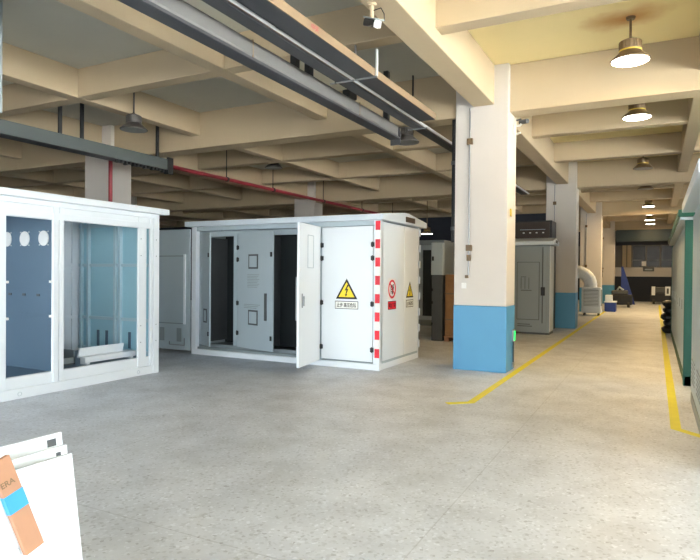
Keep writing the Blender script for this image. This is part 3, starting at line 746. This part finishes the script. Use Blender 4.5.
for k in range(0, 9, 2):
    p0 = Vector(path[k]); p1 = Vector(path[min(k+1, 8)]) if k < 8 else p0+(Vector(path[8])-Vector(path[7]))
    MB().tube([p0, p0+(p1-p0).normalized()*.03], .255, 16).build('duct_rib', 'white2', c)

# crates and machines down the corridor
c = thing('storage_crate', 'blue crate with a white lid standing beyond the white air cooler', 'crate', (-1.75, 28.6, 0))
B(-2.0, -1.55, 28.2, 29.0, 0, .4).build('body', 'royal', c, .02); B(-2.02, -1.53, 28.18, 29.02, .4, .45).build('lid', 'white', c, .01)
B(-1.98, -1.7, 28.3, 28.8, .45, .72).build('white_carton', 'white2', c, .01)
for k, (x, y, lab) in enumerate(((-1.55, 33, 'low dark machine beside the blue sheet at the corridor end'), (.25, 38, 'low dark machine with two white panels at the corridor end'))):
    c = thing('machine', lab, 'machine', (x, y, 0))
    B(x-.5, x+.5, y-.4, y+.5, .12, .62).build('body', 'black', c, .03)
    B(x-.45, x+.3, y-.3, y+.4, .62, .84 if k == 0 else .95).build('hood', 'dgrey', c, .05)
    for dx in (-.35, .35): MB().tube([(x+dx-.06, y-.42, .13), (x+dx+.06, y-.42, .13)], .13, 14).build('wheel', 'black', c)
    if k:
        B(x-.46, x-.28, y-.44, y-.4, .5, 1.0).build('white_panel', 'white', c); B(x+.22, x+.48, y-.44, y-.4, .5, 1.0).build('white_panel', 'white', c)
        B(x+.3, x+.4, y-.45, y-.44, .6, .9).build('panel_vent', 'dgrey', c)
    else:
        MB().tube([(x-.2, y, .84), (x-.1, y-.05, 1.0), (x+.1, y-.1, .86)], .05, 8).build('guard', 'lgrey', c)
tag(MB().prism([(-1.72, 36.1, 0), (-1.0, 36.1, 0), (-1.62, 36.1, 2.1), (-1.72, 36.1, 2.1)], (0, .05, 0)).build('blue_sheet', 'royal'), 'royal blue slanted sheet standing beside the far column', 'sheet')
c = thing('wall_sign', 'small dark sign with a pale card on the cream band under the far window', 'sign', (-.45, YF-.08, 1.95))
B(-.72, -.1, YF-.12, YF-.07, 1.88, 2.12).build('board', 'dgrey', c); B(-.62, -.2, YF-.125, YF-.12, 1.95, 2.04).build('face', 'lgrey', c)
B(-.8, -.55, YF-.11, YF-.07, 2.2, 2.5).build('card', 'signwhite', c)

# ------------------------------------------------------------------ leaning panels in the foreground
def lean_panel(xt, y1, ztop, label, mname, slots):
    """sheet panel leaning towards -x: top edge at xt, far edge at y1"""
    w, th, lean = 1.1, .028, R(9)
    xb = xt + math.sin(lean)*ztop/math.cos(lean)
    H = ztop/math.cos(lean)
    m = frame((xb, y1, 0), (0, -1, 0), (-math.sin(lean), 0, math.cos(lean)))    # x along -y, y up the sheet, z out to -x? (u×v)
    return w, th, H, m
def panel(xt, y1, ztop, label):
    w, th, H, m = lean_panel(xt, y1, ztop, label, None, None)
    t = thing('sheet_panel', label, 'panel', (m.translation.x, y1-w/2, 0), None)
    MB(m).box(0, w, .0, H, 0, .004).build('face_sheet', 'white', t)
    for a in ((0, .012, 0, H), (w-.012, w, 0, H), (0, w, H-.012, H), (0, w, 0, .012)):
        MB(m).box(a[0], a[1], a[2], a[3], .004, th).build('return_edge', 'white', t)
    return t, m, H
PX0, PYE, PZ = -1.99, 1.52, .85
t1, m1, H1 = panel(PX0, PYE, PZ, 'front white sheet panel with embossed louvres, under the wood strip')
for k in range(6): MB(m1).box(.09+.05*k, .115+.05*k, .42, .60, -.008, 0).build('embossed_louvre', 'white', t1, .008)
t2, m2_, H2 = panel(-2.10, 1.58, .853, 'middle white sheet panel of the leaning trio, with a slotted corner')
MB(m2_).box(.03, .05, H2-.11, H2-.02, -.002, 0).build('slot', 'dgrey', t2)
t3, m3, H3 = panel(-2.24, 1.66, .868, 'rearmost white sheet panel of the leaning trio, with a dark corner notch')
MB(m3).box(.03, .07, H3-.05, H3-.02, -.002, 0).build('slot', 'dgrey', t3)
# crate that the panels lean on (left of the picture)
c = thing('wooden_crate', 'plain wooden crate behind the leaning white panels', 'crate', (-2.75, .75, 0))
B(-3.08, -2.34, .32, .98, .02, .72).build('body', 'wood', c)
for k in range(5):
    z = .01+.147*k
    B(-2.34, -2.32, .3, 1.0, z, z+.135).build('plank', 'wood', c, .003); B(-3.1, -3.08, .3, 1.0, z, z+.135).build('plank', 'wood', c, .003)
    B(-3.08, -2.34, .98, 1.0, z, z+.135).build('plank', 'wood', c, .003); B(-3.08, -2.34, .3, .32, z, z+.135).build('plank', 'wood', c, .003)
for k in range(5): B(-3.1+.157*k, -2.953+.157*k, .3, 1.0, .72, .74).build('plank', 'wood', c, .003)
# strip of wood resting on the front panel
w = thing('wood_strip', 'brown wooden strip with blue tape lying against the front white panel', 'wood strip', (m1.translation.x, 1.2, .3))
def on_panel(a, b_): return (a, b_)
sp0, sp1 = (.295, H1+.055), (.20, H1-.28)          # along-sheet coordinates of the strip's middle line
d = Vector((sp1[0]-sp0[0], sp1[1]-sp0[1], 0)); Ls = d.length; d.normalize()
ms = m1 @ frame((sp0[0], sp0[1], -.033), d, (-d.y, d.x, 0))
MB(ms).box(0, Ls, -.035, .035, 0, .022).build('strip', 'wood', w, .002)
MB(ms).box(.125, .19, -.0355, .0355, -.0008, .0215).build('tape_wrap', 'bluetape', w)
lettering('ERA', .05, ms @ frame((.085, .005, -.0012), (0, -1, 0), (-1, 0, 0)), 'brown', w, 'pencil_mark', .02)
